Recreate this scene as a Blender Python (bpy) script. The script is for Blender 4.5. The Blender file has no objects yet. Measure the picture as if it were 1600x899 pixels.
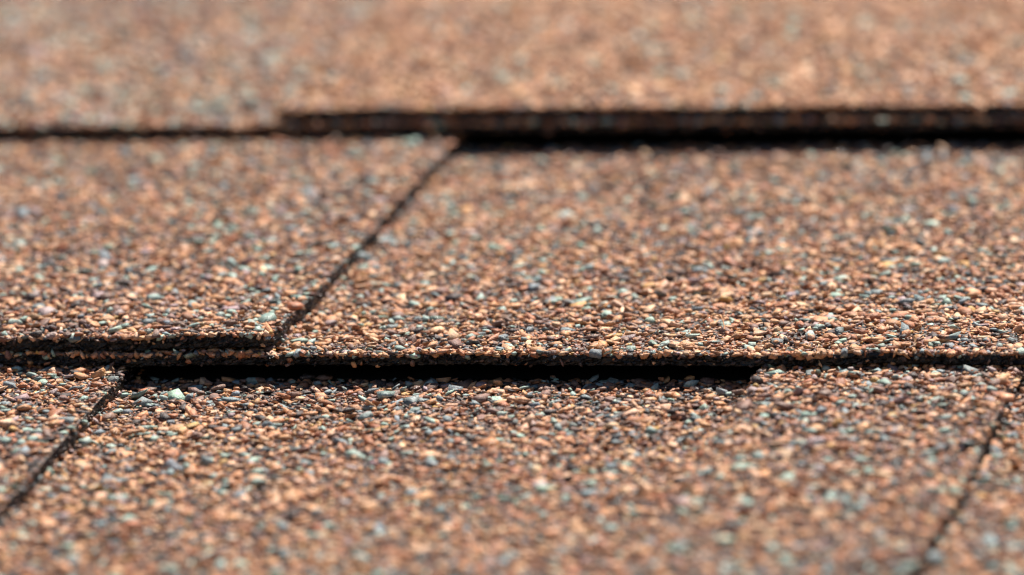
import bpy, bmesh, math
import numpy as np
from mathutils import Matrix, Vector

MM = 0.001
PITCH = math.radians(20)                      # slope of the roof
ROOF = Matrix.Rotation(PITCH, 4, 'X')         # roof frame: x along the courses, y up the slope, z away from the roof
sc = bpy.context.scene
col = sc.collection
rng = np.random.default_rng(11)

# ---------------------------------------------------------------- camera
def camera():
    yaw, pit, roll, D = math.radians(10), math.radians(14.5), math.radians(-2.68), 720.0
    tgt = Vector((0, 42.3, 0))
    fw = Vector((-math.sin(yaw)*math.cos(pit), math.cos(yaw)*math.cos(pit), -math.sin(pit)))
    r = fw.cross(Vector((0, 0, 1))).normalized(); up = r.cross(fw)
    c, s = math.cos(roll), math.sin(roll)
    r2 = c*r + s*up; up2 = -s*r + c*up
    m = Matrix((r2, up2, -fw)).transposed().to_4x4()
    m.translation = (tgt - fw*D)*MM
    cd = bpy.data.cameras.new('camera'); cam = bpy.data.objects.new('camera', cd)
    col.objects.link(cam); cam.matrix_world = ROOF @ m
    cd.sensor_width = 36; cd.lens = 18/math.tan(math.radians(6))
    cd.clip_start = 0.01; cd.clip_end = 100
    cd.dof.use_dof = True; cd.dof.focus_distance = 0.679; cd.dof.aperture_fstop = 15
    cd.dof.aperture_blades = 0
    sc.camera = cam
    sc.cycles.use_denoising = True; sc.cycles.denoiser = 'OPENIMAGEDENOISE'; sc.cycles.denoising_prefilter = 'ACCURATE'; sc.cycles.filter_width = 1.15; sc.cycles.sample_clamp_indirect = 3; sc.cycles.sample_clamp_direct = 5
camera()

# ---------------------------------------------------------------- light
SUN_EL, SUN_AZ = math.radians(52), math.radians(12)     # in the roof frame: above the shingles, from up the slope, a little from the right
ld = Vector((math.sin(SUN_AZ)*math.cos(SUN_EL), math.cos(SUN_AZ)*math.cos(SUN_EL), math.sin(SUN_EL)))
wd = (ROOF.to_3x3() @ ld).normalized()
world = bpy.data.worlds.new('World'); sc.world = world; world.use_nodes = True
wn = world.node_tree
sky = wn.nodes.new('ShaderNodeTexSky'); sky.sky_type = 'NISHITA'; sky.sun_disc = False
sky.sun_elevation = math.asin(wd.z); sky.sun_rotation = math.atan2(wd.x, wd.y)
sky.altitude = 1500; sky.air_density = 0.8; sky.dust_density = 0.3
bg = wn.nodes['Background']; bg.inputs['Strength'].default_value = 0.05
wn.links.new(sky.outputs[0], bg.inputs[0])
sl = bpy.data.lights.new('sun', 'SUN'); sl.energy = 5.0; sl.angle = math.radians(0.53); sl.color = (1.0, 0.94, 0.86)
so = bpy.data.objects.new('sun', sl); col.objects.link(so)
so.rotation_euler = wd.to_track_quat('Z', 'Y').to_euler()
so.location = wd*3
vs = sc.view_settings; vs.view_transform = 'Standard'; vs.look = 'None'; vs.exposure = 0.70; vs.gamma = 1.0; vs.use_curve_mapping = False

# ---------------------------------------------------------------- materials
def mat(name):
    m = bpy.data.materials.new(name); m.use_nodes = True
    nt = m.node_tree; b = nt.nodes['Principled BSDF']
    return m, nt, b
def N(nt, t, **k):
    n = nt.nodes.new(t)
    for a, v in k.items(): setattr(n, a, v)
    return n
def mapped(nt, inp, lo, hi, a, b):
    n = N(nt, 'ShaderNodeMapRange'); nt.links.new(inp, n.inputs[0])
    for i, v in enumerate((lo, hi, a, b)): n.inputs[i+1].default_value = v
    return n.outputs[0]
def noise(nt, vec, scale, detail=2):
    n = N(nt, 'ShaderNodeTexNoise'); n.inputs['Scale'].default_value = scale; n.inputs['Detail'].default_value = detail
    nt.links.new(vec, n.inputs['Vector']); return n
def mixc(nt, f, a, b, mode='MIX'):
    n = N(nt, 'ShaderNodeMix', data_type='RGBA', blend_type=mode)
    if isinstance(f, float): n.inputs[0].default_value = f
    else: nt.links.new(f, n.inputs[0])
    for i, v in ((6, a), (7, b)):
        if isinstance(v, tuple): n.inputs[i].default_value = (*v, 1)
        else: nt.links.new(v, n.inputs[i])
    return n.outputs[2]

# crushed stone: every granule has its own colour in the attribute 'stone'
M_gran, nt, b = mat('mineral_granules')
at = N(nt, 'ShaderNodeAttribute', attribute_name='stone'); tc = N(nt, 'ShaderNodeTexCoord')
n1 = noise(nt, tc.outputs['Object'], 5200, 3); n2 = noise(nt, tc.outputs['Object'], 1600, 2); n3 = noise(nt, tc.outputs['Object'], 9000, 1)
c = mixc(nt, mapped(nt, n1.outputs[0], .40, .70, 0, .35), at.outputs['Color'], (.40, .20, .12))
c = mixc(nt, mapped(nt, n3.outputs[0], .62, .70, 0, .6), c, (.55, .47, .42))
dk = mapped(nt, n2.outputs[0], .3, .7, .72, 1.2)
vm = N(nt, 'ShaderNodeVectorMath', operation='SCALE'); nt.links.new(c, vm.inputs[0]); nt.links.new(dk, vm.inputs['Scale'])
nt.links.new(vm.outputs[0], b.inputs['Base Color'])
mr = N(nt, 'ShaderNodeMix'); nt.links.new(at.outputs['Alpha'], mr.inputs[0]); nt.links.new(mapped(nt, n1.outputs[0], .3, .7, .38, .7), mr.inputs[2]); mr.inputs[3].default_value = .24
nt.links.new(mr.outputs[0], b.inputs['Roughness'])
b.inputs['Specular IOR Level'].default_value = .35
bp = N(nt, 'ShaderNodeBump'); bp.inputs['Strength'].default_value = .8; bp.inputs['Distance'].default_value = .00018
nt.links.new(n1.outputs[0], bp.inputs['Height']); nt.links.new(bp.outputs[0], b.inputs['Normal'])

# asphalt-soaked mat: cut edges and underside
M_asph, nt, b = mat('asphalt_mat')
tc = N(nt, 'ShaderNodeTexCoord')
n1 = noise(nt, tc.outputs['Object'], 2600, 4); n2 = noise(nt, tc.outputs['Object'], 900, 3)
c = mixc(nt, mapped(nt, n1.outputs[0], .52, .72, 0, .8), (.005, .0045, .004), (.035, .030, .025))
c = mixc(nt, mapped(nt, n2.outputs[0], .58, .75, 0, .5), c, (.025, .020, .010))
nt.links.new(c, b.inputs['Base Color'])
nt.links.new(mapped(nt, n2.outputs[0], .3, .7, .12, .5), b.inputs['Roughness'])
bp = N(nt, 'ShaderNodeBump'); bp.inputs['Strength'].default_value = 1; bp.inputs['Distance'].default_value = .0003
nt.links.new(n1.outputs[0], bp.inputs['Height']); nt.links.new(bp.outputs[0], b.inputs['Normal'])

# the face of the mat: fine stone dust pressed in asphalt between and beyond the modelled granules
M_face, nt, b = mat('asphalt_with_stone_fines')
tc = N(nt, 'ShaderNodeTexCoord')
vo = N(nt, 'ShaderNodeTexVoronoi'); vo.inputs['Scale'].default_value = 1050; nt.links.new(tc.outputs['Object'], vo.inputs['Vector'])
sp = N(nt, 'ShaderNodeSeparateColor'); nt.links.new(vo.outputs['Color'], sp.inputs[0])
cr = N(nt, 'ShaderNodeValToRGB'); nt.links.new(sp.outputs[0], cr.inputs[0]); cr.color_ramp.interpolation = 'CONSTANT'
el = cr.color_ramp.elements
stops = [(0, (.42, .20, .115)), (.38, (.30, .13, .08)), (.58, (.17, .11, .10)), (.74, (.05, .05, .06)), (.82, (.50, .30, .19)), (.93, (.33, .39, .35))]
el[0].color = (*stops[0][1], 1); el[1].position = stops[1][0]; el[1].color = (*stops[1][1], 1)
for p, q in stops[2:]:
    e = el.new(p); e.color = (*q, 1)
c = mixc(nt, mapped(nt, vo.outputs['Distance'], .35, .55, 0, 1), cr.outputs[0], (.02, .016, .013))
nt.links.new(c, b.inputs['Base Color']); b.inputs['Roughness'].default_value = .6
iv = mapped(nt, vo.outputs['Distance'], 0, .6, 1, 0)
bp = N(nt, 'ShaderNodeBump'); bp.inputs['Strength'].default_value = 1; bp.inputs['Distance'].default_value = .0005
nt.links.new(iv, bp.inputs['Height']); nt.links.new(bp.outputs[0], b.inputs['Normal'])

M_tar, nt, b = mat('black_tar'); b.inputs['Base Color'].default_value = (.006, .006, .006, 1); b.inputs['Roughness'].default_value = .6

M_deck, nt, b = mat('roofing_felt')
tc = N(nt, 'ShaderNodeTexCoord'); n1 = noise(nt, tc.outputs['Object'], 400, 4)
nt.links.new(mixc(nt, n1.outputs[0], (.02, .02, .02), (.06, .055, .05)), b.inputs['Base Color']); b.inputs['Roughness'].default_value = .85
M_fibre, nt, b = mat('dry_plant_fibre')
b.inputs['Base Color'].default_value = (.50, .20, .05, 1); b.inputs['Roughness'].default_value = .6

# ---------------------------------------------------------------- shape helpers (lengths in mm, roof frame)
SLOPE = 4.4/143                               # each shingle leans back on the one below it
def vnoise(x, seed, period):
    """smooth 1-D value noise in -1..1"""
    t = np.asarray(x, float)/period + 1000.0
    i = np.floor(t).astype(int); f = t - i; f = f*f*(3-2*f)
    def h(k): return np.modf(np.abs(np.sin((k*12.9898 + seed*78.233))*43758.5453))[0]*2-1
    return h(i)*(1-f) + h(i+1)*f
def edge_wobble(u, seed): return .42*vnoise(u, seed, 23) + .24*vnoise(u, seed+1, 6.3) + .26*vnoise(u, seed+2, 1.7)
def warp(u, v, k):
    """the sheet's gentle waves, strongest at its free front edge"""
    return (.24*vnoise(u, 50+k, 61) + .17*vnoise(u, 60+k, 19) + .07*vnoise(u, 70+k, 5.5))*np.exp(-np.clip(v, 0, None)/70)
def surf(u, v, h, k):
    """height over the roof frame of level h of a shingle, v measured from its front edge"""
    return h - SLOPE*v + warp(u, v, k)

def link(name, me, m, parent, label=None, kind=None):
    o = bpy.data.objects.new(name, me); col.objects.link(o)
    if parent: o.parent = parent
    for q in (m if isinstance(m, (list, tuple)) else [m]): me.materials.append(q)
    if label: o['label'] = label
    if kind: o['kind'] = kind
    return o

def sheet(name, parent, k, uL, uR, v0, v1, h0, h1, seed, fine=None, side=None, curl=None):
    """one slab: uL(v), uR(v) are its side outlines, v0 its front edge, h0..h1 its thickness."""
    L0, R0 = uL(0.0), uR(0.0)
    xs = []
    x = L0
    while x < R0:
        xs.append(x); x += .45 if -105 < x < 100 else 5.0
    xs.append(R0)
    s = (np.array(xs)-L0)/(R0-L0)
    vsamp = np.unique(np.concatenate([[0, 1, 3, 7, 14, 25, 40, 60, 85, 110, 135], [v1-v0]])); vsamp = vsamp[vsamp <= v1-v0]
    V, Fc, Mi = [], [], []
    def pt(si, v, h):
        l, r = uL(v), uR(v); u = l+(r-l)*si
        e = edge_wobble(u, seed)*math.exp(-v/4)
        n = surf(u, v0+v, h, k)
        if curl: n = n + curl(u, v)
        return np.stack([u, v0+v+e+0*u, n], -1)
    nx = len(s)
    def grid(rows, mi, flip=False):
        base = sum(len(q) for q in V)
        for r in rows: V.append(r)
        n = len(rows[0])
        for i in range(len(rows)-1):
            for j in range(n-1):
                a = base+i*n+j; f = (a, a+1, a+n+1, a+n)
                Fc.append(f[::-1] if flip else f); Mi.append(mi)
    grid([pt(s, v, h1) for v in vsamp], 0)
    grid([pt(s, v, h0) for v in vsamp], 1, True)
    T = h1-h0; nr = 6
    rows = []
    for i in range(nr+1):
        t = i/nr; r = pt(s, 0.0, h1-T*t).copy()
        if 0 < i < nr:
            r[:, 1] += rng.normal(0, .16, nx) - .12*math.sin(math.pi*t); r[:, 2] += rng.normal(0, .08, nx)
        elif i == nr: r[:, 2] += rng.normal(0, .07, nx)
        rows.append(r)
    grid(rows, 1, True)
    for si, fl in ((0.0, True), (1.0, False)):
        vv = np.arange(0, min(v1-v0, 160)+.1, .5); rows = []
        for i in range(nr+1):
            t = i/nr
            r = np.array([pt(np.array([si]), v, h1-T*t)[0] for v in vv])
            if 0 < i < nr: r[1:, 0] += rng.normal(0, .09, len(vv)-1) + (.1 if si else -.1)*math.sin(math.pi*t)
            rows.append(r)
        grid(rows, 1, fl)
    me = bpy.data.meshes.new(name)
    me.from_pydata((np.concatenate(V)*MM).tolist(), [], Fc); me.update()
    me.polygons.foreach_set('material_index', Mi)
    return link(name, me, [M_face, M_asph], parent)

# ---- crushed stone
def hull(n, flat):
    p = rng.normal(size=(n, 3)); p /= np.linalg.norm(p, axis=1)[:, None]
    p /= (np.abs(p).max(1)[:, None])**rng.uniform(.3, .8)                                   # towards a block
    p *= rng.uniform(.74, 1.0, (n, 1)); p[:, 0] *= .48; p[:, 1] *= .48*rng.uniform(.7, 1.0); p[:, 2] *= .5*flat
    for _ in range(int(rng.integers(1, 4))):                                                # cleaved faces
        d = rng.normal(size=3)*(.6, .6, 1.2); d /= np.linalg.norm(d); q = p @ d; lim = q.max()*rng.uniform(.5, .8)
        over = q > lim; p[over] -= (q[over]-lim)[:, None]*d
    sh = rng.normal(0, .18, 2); p[:, 0] += p[:, 2]*sh[0]/max(flat, .1); p[:, 1] += p[:, 2]*sh[1]/max(flat, .1)
    bm = bmesh.new()
    for q in p: bm.verts.new(q)
    g = bmesh.ops.convex_hull(bm, input=bm.verts)
    bmesh.ops.delete(bm, geom=[v for v in bm.verts if not v.link_faces], context='VERTS')
    bmesh.ops.triangulate(bm, faces=bm.faces)
    bmesh.ops.recalc_face_normals(bm, faces=bm.faces)
    bm.verts.index_update()
    r = (np.array([v.co[:] for v in bm.verts]), np.array([[v.index for v in f.verts] for f in bm.faces]))
    bm.free(); return r
HI = [hull(int(rng.integers(9, 17)), rng.uniform(.38, .8)) for _ in range(110)]
LO = [hull(int(rng.integers(8, 11)), rng.uniform(.5, .85)) for _ in range(40)]

PAL = {
 'tan':   (.67, .326, .152), 'peach': (.84, .51, .305), 'rust': (.46, .175, .080), 'purple': (.23, .130, .100),
 'char':  (.030, .032, .037), 'green': (.36, .51, .44), 'blue': (.20, .28, .30), 'ochre': (.60, .34, .10), 'lilac': (.42, .31, .31)}
KEYS = list(PAL); PAL['glint'] = (.93, .91, .88); COLS = np.array([PAL[k] for k in KEYS])  # extra near-white stone colour, paints the sun's glints
MIX = {   # share of each stone colour in a blend
 'warm':  (.40, .14, .16, .10, .045, .085, .05, .015, .020),
 'mixed': (.31, .12, .15, .16, .05, .10, .05, .010, .08),
 'plain': (.52, .18, .16, .05, .02, .05, .005, .015, .005),
 'dusky': (.30, .12, .14, .16, .05, .13, .03, .01, .10),
 'fines': (.26, .07, .24, .22, .12, .03, .02, .01, .03),
 'edge':  (.20, .09, .14, .19, .28, .04, .04, .02, .01),
 'tar_shade': (.05, .01, .06, .13, .72, .01, .02, .0, .0)}  # asphalt-coated stones, darkened further for the shade on cut faces

def stones(P, size, kind, lib, tilt=.25, flatten=1.0, cols=None, k_seed=0.0, band=False):
    """P (n,3) centres in mm -> lists of (verts, faces, colours)"""
    n = len(P)
    if n == 0: return []
    if cols is None:
        w = np.array(MIX[kind]); w = w/w.sum()
        ci = rng.choice(len(KEYS), n, p=w); 
        if kind != 'edge':     # clumps where darker and greyer stones crowd together, and paler ones elsewhere
            q = np.sin(P[:, 0]*.11+2.1*np.sin(P[:, 1]*.07+k_seed))+np.sin(P[:, 1]*.19-1.7*np.sin(P[:, 0]*.05))+.9*np.sin(P[:, 0]*.45+P[:, 1]*.33)
            sw = rng.random(n) < np.clip(q*.13, 0, .34); ci = np.where(sw, rng.choice([3, 3, 2, 2, 4, 6], n), ci)
            sw = rng.random(n) < np.clip(-q*.10, 0, .3); ci = np.where(sw, rng.choice([0, 1], n), ci)
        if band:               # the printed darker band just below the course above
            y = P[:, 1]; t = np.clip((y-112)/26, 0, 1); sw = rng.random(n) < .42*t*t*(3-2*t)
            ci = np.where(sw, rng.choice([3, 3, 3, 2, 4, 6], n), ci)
        C = COLS[ci]*rng.uniform(.78, 1.22, (n, 1))*rng.uniform(.94, 1.06, (n, 3))
        size = size*np.where(np.isin(ci, [KEYS.index('green'), KEYS.index('blue')]), 1.15, 1.0)
    else: C = cols
    gl = (rng.random(n) < (.22 if kind in ('edge', 'tar_shade') else .03)).astype(float)
    C = np.concatenate([C, gl[:, None]], 1)
    yaw = rng.uniform(0, 2*np.pi, n); ax = rng.uniform(0, 2*np.pi, n); ti = np.abs(rng.normal(0, tilt, n))
    def rz(a):
        c, s = np.cos(a), np.sin(a); z = np.zeros_like(a); o = z+1
        return np.stack([np.stack([c, -s, z], -1), np.stack([s, c, z], -1), np.stack([z, z, o], -1)], 1)
    def rx(a):
        c, s = np.cos(a), np.sin(a); z = np.zeros_like(a); o = z+1
        return np.stack([np.stack([o, z, z], -1), np.stack([z, c, -s], -1), np.stack([z, s, c], -1)], 1)
    M = rz(ax) @ rx(ti) @ rz(yaw)
    S = np.stack([size*rng.uniform(.88, 1.16, n), size*rng.uniform(.84, 1.08, n), size*rng.uniform(.75, 1.1, n)*flatten], -1)
    which = rng.integers(0, len(lib), n); out = []
    for k, (v, f) in enumerate(lib):
        idx = np.nonzero(which == k)[0]
        if not len(idx): continue
        loc = v[None]*S[idx][:, None, :]
        W = np.einsum('nij,nkj->nki', M[idx], loc) + P[idx][:, None, :]
        Fk = f[None] + (np.arange(len(idx))*len(v))[:, None, None]
        out.append((W.reshape(-1, 3), Fk.reshape(-1, 3), np.repeat(C[idx], len(v), 0)))
    return out
def stone_mesh(name, parts, parent, label):
    off = 0; Vs, Fs, Cs = [], [], []
    for v, f, c in parts:
        Vs.append(v); Fs.append(f+off); Cs.append(c); off += len(v)
    V = np.concatenate(Vs)*MM; Fa = np.concatenate(Fs); C = np.concatenate(Cs)
    me = bpy.data.meshes.new(name)
    me.vertices.add(len(V)); me.vertices.foreach_set('co', V.astype(np.float32).ravel())
    me.loops.add(Fa.size); me.loops.foreach_set('vertex_index', Fa.astype(np.int32).ravel())
    me.polygons.add(len(Fa)); me.polygons.foreach_set('loop_start', np.arange(0, Fa.size, 3, dtype=np.int32))
    me.update(calc_edges=True)
    a = me.color_attributes.new('stone', 'FLOAT_COLOR', 'POINT')
    a.data.foreach_set('color', C.astype(np.float32).ravel())
    return link(name, me, M_gran, parent, label, 'stuff')

def in_reach(u, v):
    """part of the roof the photograph sees, with a wide margin; v in the roof frame"""
    t = (v+105)/367
    return (u > -38-100*t-32) & (u < 84-21*t+30)
def scatter(vf, u0, u1, w0, w1, d):
    xs = np.arange(u0, u1, d); ys = np.arange(w0, w1, d*.866)
    X, Y = np.meshgrid(xs, ys); X = X + (np.arange(len(ys)) % 2)[:, None]*d/2
    X = X+rng.uniform(-.36, .36, X.shape)*d; Y = Y+rng.uniform(-.36, .36, X.shape)*d
    X, Y = X.ravel(), Y.ravel(); m = in_reach(X, Y+vf)
    return X[m], Y[m]

FEATURES = [('g','bs',-0.4,9.3,2.71),
('g','bs',3.2,7.7,2.16),
('g','bs',6.1,13.1,1.81),
('w','bs',17.3,10.0,2.34),
('g','bs',23.5,2.3,2.31),
('g','bs',52.0,27.4,2.56),
('g','bs',59.1,11.7,1.97),
('k','bs',5.0,1.6,1.96),
('k','bs',72.3,7.8,1.77),
('g','bt',-61.2,4.3,1.46),
('g','bt',-61.3,1.6,1.27),
('g','bt',-59.7,2.0,1.27),
('g','bt',-47.1,64.2,2.55),
('g','bt',-52.1,65.7,1.77),
('g','bt',-34.7,3.8,2.17),
('k','bt',-36.1,1.9,1.44),
('g','bt',-47.2,12.1,1.47),
('g','bt',-48.9,25.1,1.68),
('g','bs',-30.2,3.6,1.63),
('g','bs',-25.3,2.4,1.26),
('g','bs',17.4,80.6,2.38),
('g','bs',11.6,34.7,2.43),
('g','bs',16.6,33.8,1.68),
('g','bs',18.6,33.0,1.67),
('g','bs',36.0,44.4,2.26),
('g','bs',41.1,34.0,2.04),
('g','bs',46.2,19.5,1.63),
('g','bs',35.7,18.8,1.27),
('k','bs',58.0,45.0,2.43),
('k','bs',45.7,32.7,2.03),
('g','bs',64.6,32.5,2.21),
('g','bs',63.0,44.9,2.43),
('g','bs',72.1,26.4,2.0),
('k','bs',29.1,27.6,1.84),
('w','bs',42.4,46.5,1.51),
('g','bs',-21.9,24.4,2.04),
('g','bs',-10.1,67.9,2.35),
('g','bt',-30.5,58.0,3.5),
('g','bs',33.9,102.2,2.64),
('g','bs',23.5,107.4,2.25),
('l','bs',66.6,12.8,1.97),
('p','bs',64.8,18.6,2.16),
('k','bs',65.7,26.5,2.19),
('k','cs',-28.5,-13.2,3.0),
('g','cs',-42.1,-11.9,2.84),
('k','cs',-26.7,-26.1,1.91),
('g','cs',-33.0,-23.4,2.26),
('k','cs',-0.3,-4.5,2.66),
('k','cs',3.7,-12.0,2.98),
('k','cs',-11.1,-14.2,2.99),
('k','cs',1.5,-20.7,2.77),
('g','cs',11.2,-11.2,2.1),
('k','cs',-3.3,-2.3,1.78),
('k','cs',20.3,-11.2,1.92),
('g','cs',26.9,-5.4,2.29),
('k','cs',24.0,-18.8,1.9),
('k','cs',34.6,-41.4,2.17),
('g','cs',13.4,-23.7,2.07),
('w','cs',-7.9,-15.6,1.58),
('w','cs',-1.8,-12.0,1.76),
('o','cs',-6.7,-21.5,2.43),
('k','cs',-12.0,-48.5,2.84),
('k','cs',3.4,-58.3,3.6),
('g','cs',-35.6,-27.9,1.73),
('g','cs',-12.3,-74.9,2.73),
('g','cs',10.4,-44.0,1.84),
('g','ct',-57.9,-4.9,1.8),
('g','ct',-54.9,-10.4,2.14),
('g','ct',-54.5,-29.6,2.08),
('g','ct',-53.1,-35.8,2.23),
('k','ct',-60.2,-20.9,2.11),
('g','ct',-54.8,-40.9,2.39),
('k','ct',-52.3,-33.1,1.38),
('g','ct',55.0,-4.0,2.63),
('g','ct',51.7,-6.2,2.27),
('g','ct',55.3,-4.0,2.1),
('g','ct',56.1,-16.1,2.24),
('g','ct',54.7,-19.9,2.22),
('g','ct',65.5,-17.8,2.4),
('g','ct',65.2,-24.3,1.86),
('g','ct',57.7,-21.3,2.05),
('g','ct',62.5,-27.1,1.69),
('g','ct',47.7,-21.3,2.22),
('g','ct',70.8,-14.3,2.23),
('g','ct',74.5,-7.9,2.08),
('o','ct',70.5,-6.5,2.95),
('g','ct',57.2,-37.8,2.5),
('k','ct',50.5,-41.7,2.65),
('g','ct',52.8,-34.8,1.67),
('g','ct',60.4,-49.6,2.78),
('g','ct',65.5,-61.0,1.92),
('g','ct',55.6,-62.7,2.72),
('w','ct',46.4,-31.6,1.69),
('g','cs',33.0,-66.9,3.05),
('g','ct',60.2,-68.6,2.85),
('g','ct',60.3,-92.9,3.51),
('g','ct',56.8,-99.8,3.02),
('g','as',-72.9,171.2,4.94),
('g','as',-70.1,156.3,3.75),
('g','as',-81.0,178.9,4.08),
('g','as',-96.6,155.8,3.55),
('g','at',2.3,196.3,3.87),
('g','at',8.8,172.9,3.76),
('g','at',17.6,157.6,3.91),
('g','at',58.3,149.9,4.26),
('g','at',66.4,152.3,3.63),
('g','at',-22.4,187.0,3.84),
('w','at',39.9,186.5,4.02),
('s','bt',-26.1,72.0,0.79),  # from here, tiny white grains stand in for specular sparkles
('s','bt',-26.1,73.9,0.59),
('s','bt',-27.6,39.1,0.76),
('s','bt',-27.7,35.7,0.66),
('s','ct',77.5,-20.5,0.68),
('s','ct',77.1,-29.0,0.59),
('s','ct',74.5,-64.5,0.72),
('s','ct',72.1,-79.5,0.7),
('s','bs',57.7,84.8,0.89),
('s','cs',44.5,-91.2,0.69),
('s','bt',-27.7,87.2,0.6),
('s','bt',-27.9,13.6,0.55),
('s','ct',-47.6,-33.4,0.52)]
FC = {'g': 'green', 'k': 'blue', 'o': 'tan', 'l': 'ochre', 'p': 'purple', 'w': 'peach', 's': 'glint'}
def coat(parent, k, code, vf, u0, u1, w0, w1, h, kind, inside, label, curl=None, fr=None, sides=(), grit=.4):
    """granules pressed in the face at level h of the sheet; inside(u, v) says where the sheet is."""
    parts = []
    def put(u, v, lift):
        n = surf(u, v, h, k)+lift
        if curl: n = n+curl(u, v)
        return np.stack([u, v, n], -1)
    def zone(u, v): return ((v+vf) > 40+h*0) & ((v+vf) < 9e9)
    # loose upper grains
    u, v = scatter(vf, u0, u1, w0, w1, 1.42); m = inside(u, v); u, v = u[m], v[m]
    sz = np.clip(rng.lognormal(math.log(1.62), .36, len(u)), .75, 3.4)
    # beds vary a little: thin spots and crowded spots
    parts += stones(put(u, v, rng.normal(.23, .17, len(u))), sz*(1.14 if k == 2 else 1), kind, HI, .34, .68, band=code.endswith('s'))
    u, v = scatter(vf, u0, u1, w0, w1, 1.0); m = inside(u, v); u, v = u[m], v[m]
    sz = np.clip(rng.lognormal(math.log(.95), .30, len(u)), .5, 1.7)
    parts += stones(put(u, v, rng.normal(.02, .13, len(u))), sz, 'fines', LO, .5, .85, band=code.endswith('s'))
    # grains caught on the front rim and the cut sides
    if fr:
        fa, fb, seed = fr
        uu = np.arange(fa, fb, .55); uu = uu + rng.uniform(-.3, .3, len(uu)); uu = uu[in_reach(uu, uu*0+vf)]
        e = edge_wobble(uu, seed)
        P = put(uu, np.full_like(uu, w0)+e-rng.uniform(-.5, .3, len(uu)), dz := -rng.uniform(-.3, 1.45, len(uu)))
        for m, kd in ((dz > (-.45 if k != 2 else .18), 'edge'), (dz <= (-.45 if k != 2 else .18), 'tar_shade')):  # lower grains dark: asphalt coating plus the front face's shade as colour
            parts += stones(P[m], rng.uniform(.6, 1.6, m.sum()), kd, HI, .8, 1)
        P = put(uu+.3, np.full_like(uu, w0)+e+rng.uniform(-.1, .7, len(uu)), rng.uniform(-.15, .25, len(uu)))
        parts += stones(P, rng.uniform(1.0, 2.2, len(uu)), kind, HI, .5, .9)
    for sf, sgn in sides:
        vv = np.arange(w0+.3, min(w1, 150), .7); vv = vv + rng.uniform(-.3, .3, len(vv)); ue = np.array([sf(x) for x in vv])
        P = put(ue+sgn*rng.uniform(-.4, .22, len(vv)), vv, dz := -rng.uniform(-.2, 1.4, len(vv)))
        for m, kd in ((dz > -.45, 'edge'), (dz <= -.45, 'tar_shade')):
            parts += stones(P[m], rng.uniform(.6, 1.4, m.sum()), kd, HI, .8, 1)
        m = rng.random(len(vv)) < grit        # grit lodged at the foot of the cut
        P = put(ue+sgn*rng.uniform(.1, .9, len(vv)), vv, -1.75-rng.uniform(-.25, .35, len(vv)))[m]
        parts += stones(P, rng.uniform(.7, 1.6, len(vv))[m], kind, HI, .7, .9)
    ft = [f for f in FEATURES if f[1] == code]
    if ft:
        fu = np.array([f[2] for f in ft]); fv = np.array([f[3] for f in ft])-vf
        fs = np.clip(np.array([f[4] for f in ft]), .7, 3.6)*(1.25 if k == 2 else .86)
        cc = np.array([PAL[FC[f[0]]] for f in ft])*rng.uniform(.85, 1.15, (len(ft), 1))
        parts += stones(put(fu, fv, .32), fs, kind, HI, .15, .62, cols=cc)
    return stone_mesh('granule_coating', parts, parent, label)

# ---------------------------------------------------------------- setting: the deck under the shingles
me = bpy.data.meshes.new('roof_deck')
bm = bmesh.new(); bmesh.ops.create_cube(bm, size=1)
bmesh.ops.scale(bm, vec=(3.0, 3.0, .018), verts=bm.verts); bmesh.ops.translate(bm, vec=(0, .2, -.0225), verts=bm.verts)
bm.to_mesh(me); bm.free()
deck = link('roof_deck', me, M_deck, None, 'dark felt covered roof deck under the shingles', 'structure'); deck.matrix_world = ROOF.copy()

# ---------------------------------------------------------------- shingles
HB, HT0, HT1 = 1.45, 1.95, 3.75               # top of backing sheet, underside and top of the tabs
def line(ua, va, ub, vb, seed, rd=0.0):
    """side outline through two points, cut a little unevenly"""
    def f(v):
        return ua + (ub-ua)*(v-va)/(vb-va) + .34*float(vnoise(v, seed, 9)) + .26*float(vnoise(v, seed+1, 2.1)) - rd*max(0.0, 1-v/4.5)**2
    return f
def vline(f, v):
    g = np.arange(-2, 182, 1.0); return np.interp(v, g, [f(x) for x in g])
def const(x): return lambda v: x

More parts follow.
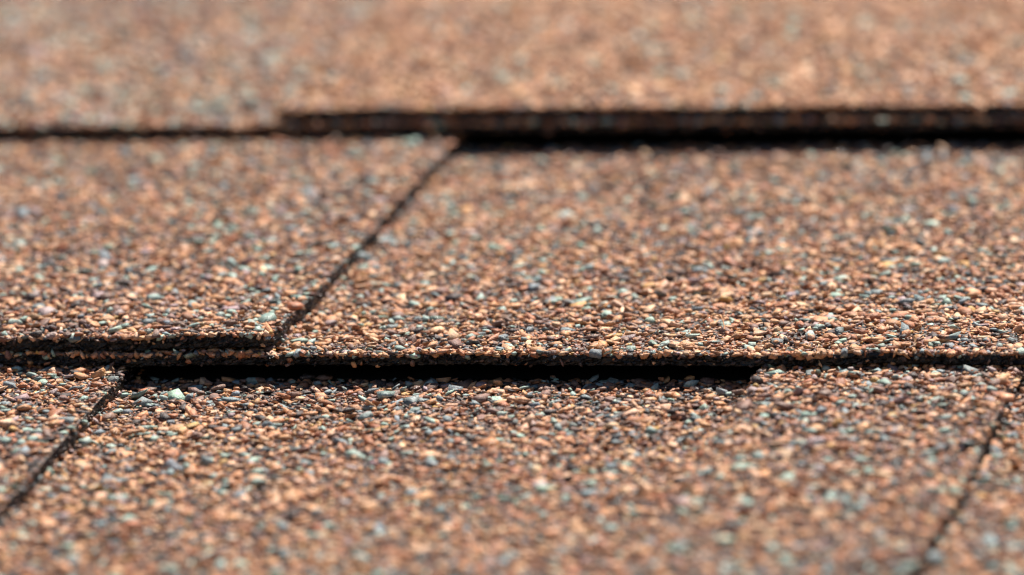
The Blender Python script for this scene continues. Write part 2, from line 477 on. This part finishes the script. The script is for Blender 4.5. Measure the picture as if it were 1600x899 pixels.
def shingle(k, code, vf, label, tabs, base_kind, tab_kind, base_label, length, base_spans):
    root = bpy.data.objects.new('roof_shingle', None); col.objects.link(root)
    root.matrix_world = ROOF @ Matrix.Translation((0, vf*MM, (.5*MM if k == 2 else 0))); root.empty_display_size = .05
    root['label'] = label; root['category'] = 'roof shingle'; root['group'] = 'overlapping asphalt shingle courses'
    base = sheet('backing_sheet', root, k, const(-420), const(420), 0.0, 300, 0.0, HB, 10*k+3)
    def in_base(u, v):
        m = (v > edge_wobble(u, 10*k+3)+.1) & (v < 145.3+1.1*vnoise(u, 77, 3))
        for l, r, *_ in tabs:                  # no grains under the tabs save near their front
            m &= ~((u > vline(l, v)+2.5) & (u < vline(r, v)-2.5) & (v > 5))
        return m
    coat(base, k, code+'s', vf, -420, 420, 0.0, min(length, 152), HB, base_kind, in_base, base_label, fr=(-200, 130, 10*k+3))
    for i, (l, r, curl, lab, fr, sides) in enumerate(tabs):
        sd = 10*k+6+i; w0 = .9
        t = sheet('tab', root, k, (lambda v, l=l: l(v+w0)), (lambda v, r=r: r(v+w0)), w0, 160, HT0, HT1, sd, curl=curl)
        if lab: t['label'] = lab
        def in_tab(u, v, l=l, r=r, sd=sd): return (u > vline(l, v)+.15) & (u < vline(r, v)-.15) & (v > w0+edge_wobble(u, sd)+.1)
        coat(t, k, code+'t', vf, -420, 420, w0, min(length, 159.9), HT1, tab_kind, in_tab, None, curl=curl, fr=(fr[0], fr[1], sd), sides=[(l, -1) if s < 0 else (r, 1) for s in sides], grit=0 if l is C2L else .4)
    # tar line on the backing sheet, its black also painting the slot's deep shade
    ts = sheet('sealant_strip', root, k, const(-419), const(419), 145.0, 159.5, HB+.02, HB+.30, 10*k+4)
    ts.data.materials[0] = M_tar
    ns = sheet('nailing_strip', root, k, const(-420), const(420), 160.05, 300, HT0, HT1, 10*k+9)
    return root

# lower course: a tab on the left, a wide cutout, a tab on the right
C1 = line(-48.0, 137.7, -46.8, 65.5, 3); C2L = line(41.4, 136, 37.1, 40, 5); C2R = line(77.7, 135.4, 70.8, 41, 7)
shingle(0, 'c', -143.0, 'nearest shingle at the bottom, with a wide shadowed cutout between its two tabs',
        [(const(-330), C1, None, 'left tab of the lowest shingle, ending in a dark slanting cut edge', (-100, -46), (1,)),
         (C2L, C2R, None, 'right tab of the lowest shingle, starting where the shadow band steps up', (37, 72), (1, -1))],
        'warm', 'mixed', None, 160, None)
# middle course: a tab on the left, backing sheet laid bare to the right
def curl_b(u, v):
    return .42*np.exp(-((u+30)/16.0)**2)*np.exp(-np.clip(v, 0, None)/14) 
B1 = line(-25.8, 138, -27.4, 1.4, 13, 3.2)
shingle(1, 'b', 0.0, 'middle shingle with a sharp front edge and a slanting tab ending left of centre',
        [(const(-330), B1, curl_b, None, (-110, -28), (1,))], 'warm', 'mixed', None, 160, None)
# upper course: backing sheet bare on the left, tab to the right
A1 = line(-57.4, 2, -60.0, 113, 21, -5.0)
shingle(2, 'a', 143.0, 'upper shingle, far and blurred, double thick dark edge on its right part',
        [(A1, const(330), None, None, (-57, 110), (-1,))], 'dusky', 'plain', None, 160, None)

# ---------------------------------------------------------------- a dry fibre lying on the middle shingle
cu = bpy.data.curves.new('plant_fibre', 'CURVE'); cu.dimensions = '3D'; cu.bevel_depth = .00007; cu.bevel_resolution = 2
sp = cu.splines.new('POLY'); pts = []
for i in range(14):
    t = i/13; u = 31.5+5.2*t-1.2*t*t; v = 15+6*math.sin(t*2.4)-8*t
    pts.append((u, v, 2.35 - SLOPE*v + .9*math.sin(t*math.pi)))
sp.points.add(len(pts)-1)
for p, q in zip(sp.points, pts): p.co = (q[0]*MM, q[1]*MM, q[2]*MM, 1)
tmp = bpy.data.objects.new('tmp', cu); col.objects.link(tmp)
dg = bpy.context.evaluated_depsgraph_get(); me = bpy.data.meshes.new_from_object(tmp.evaluated_get(dg)); bpy.data.objects.remove(tmp)
fo = link('plant_fibre', me, M_fibre, None, 'thin curled orange fibre lying on the granules of the middle shingle'); fo['category'] = 'plant fibre'
fo.matrix_world = ROOF.copy()
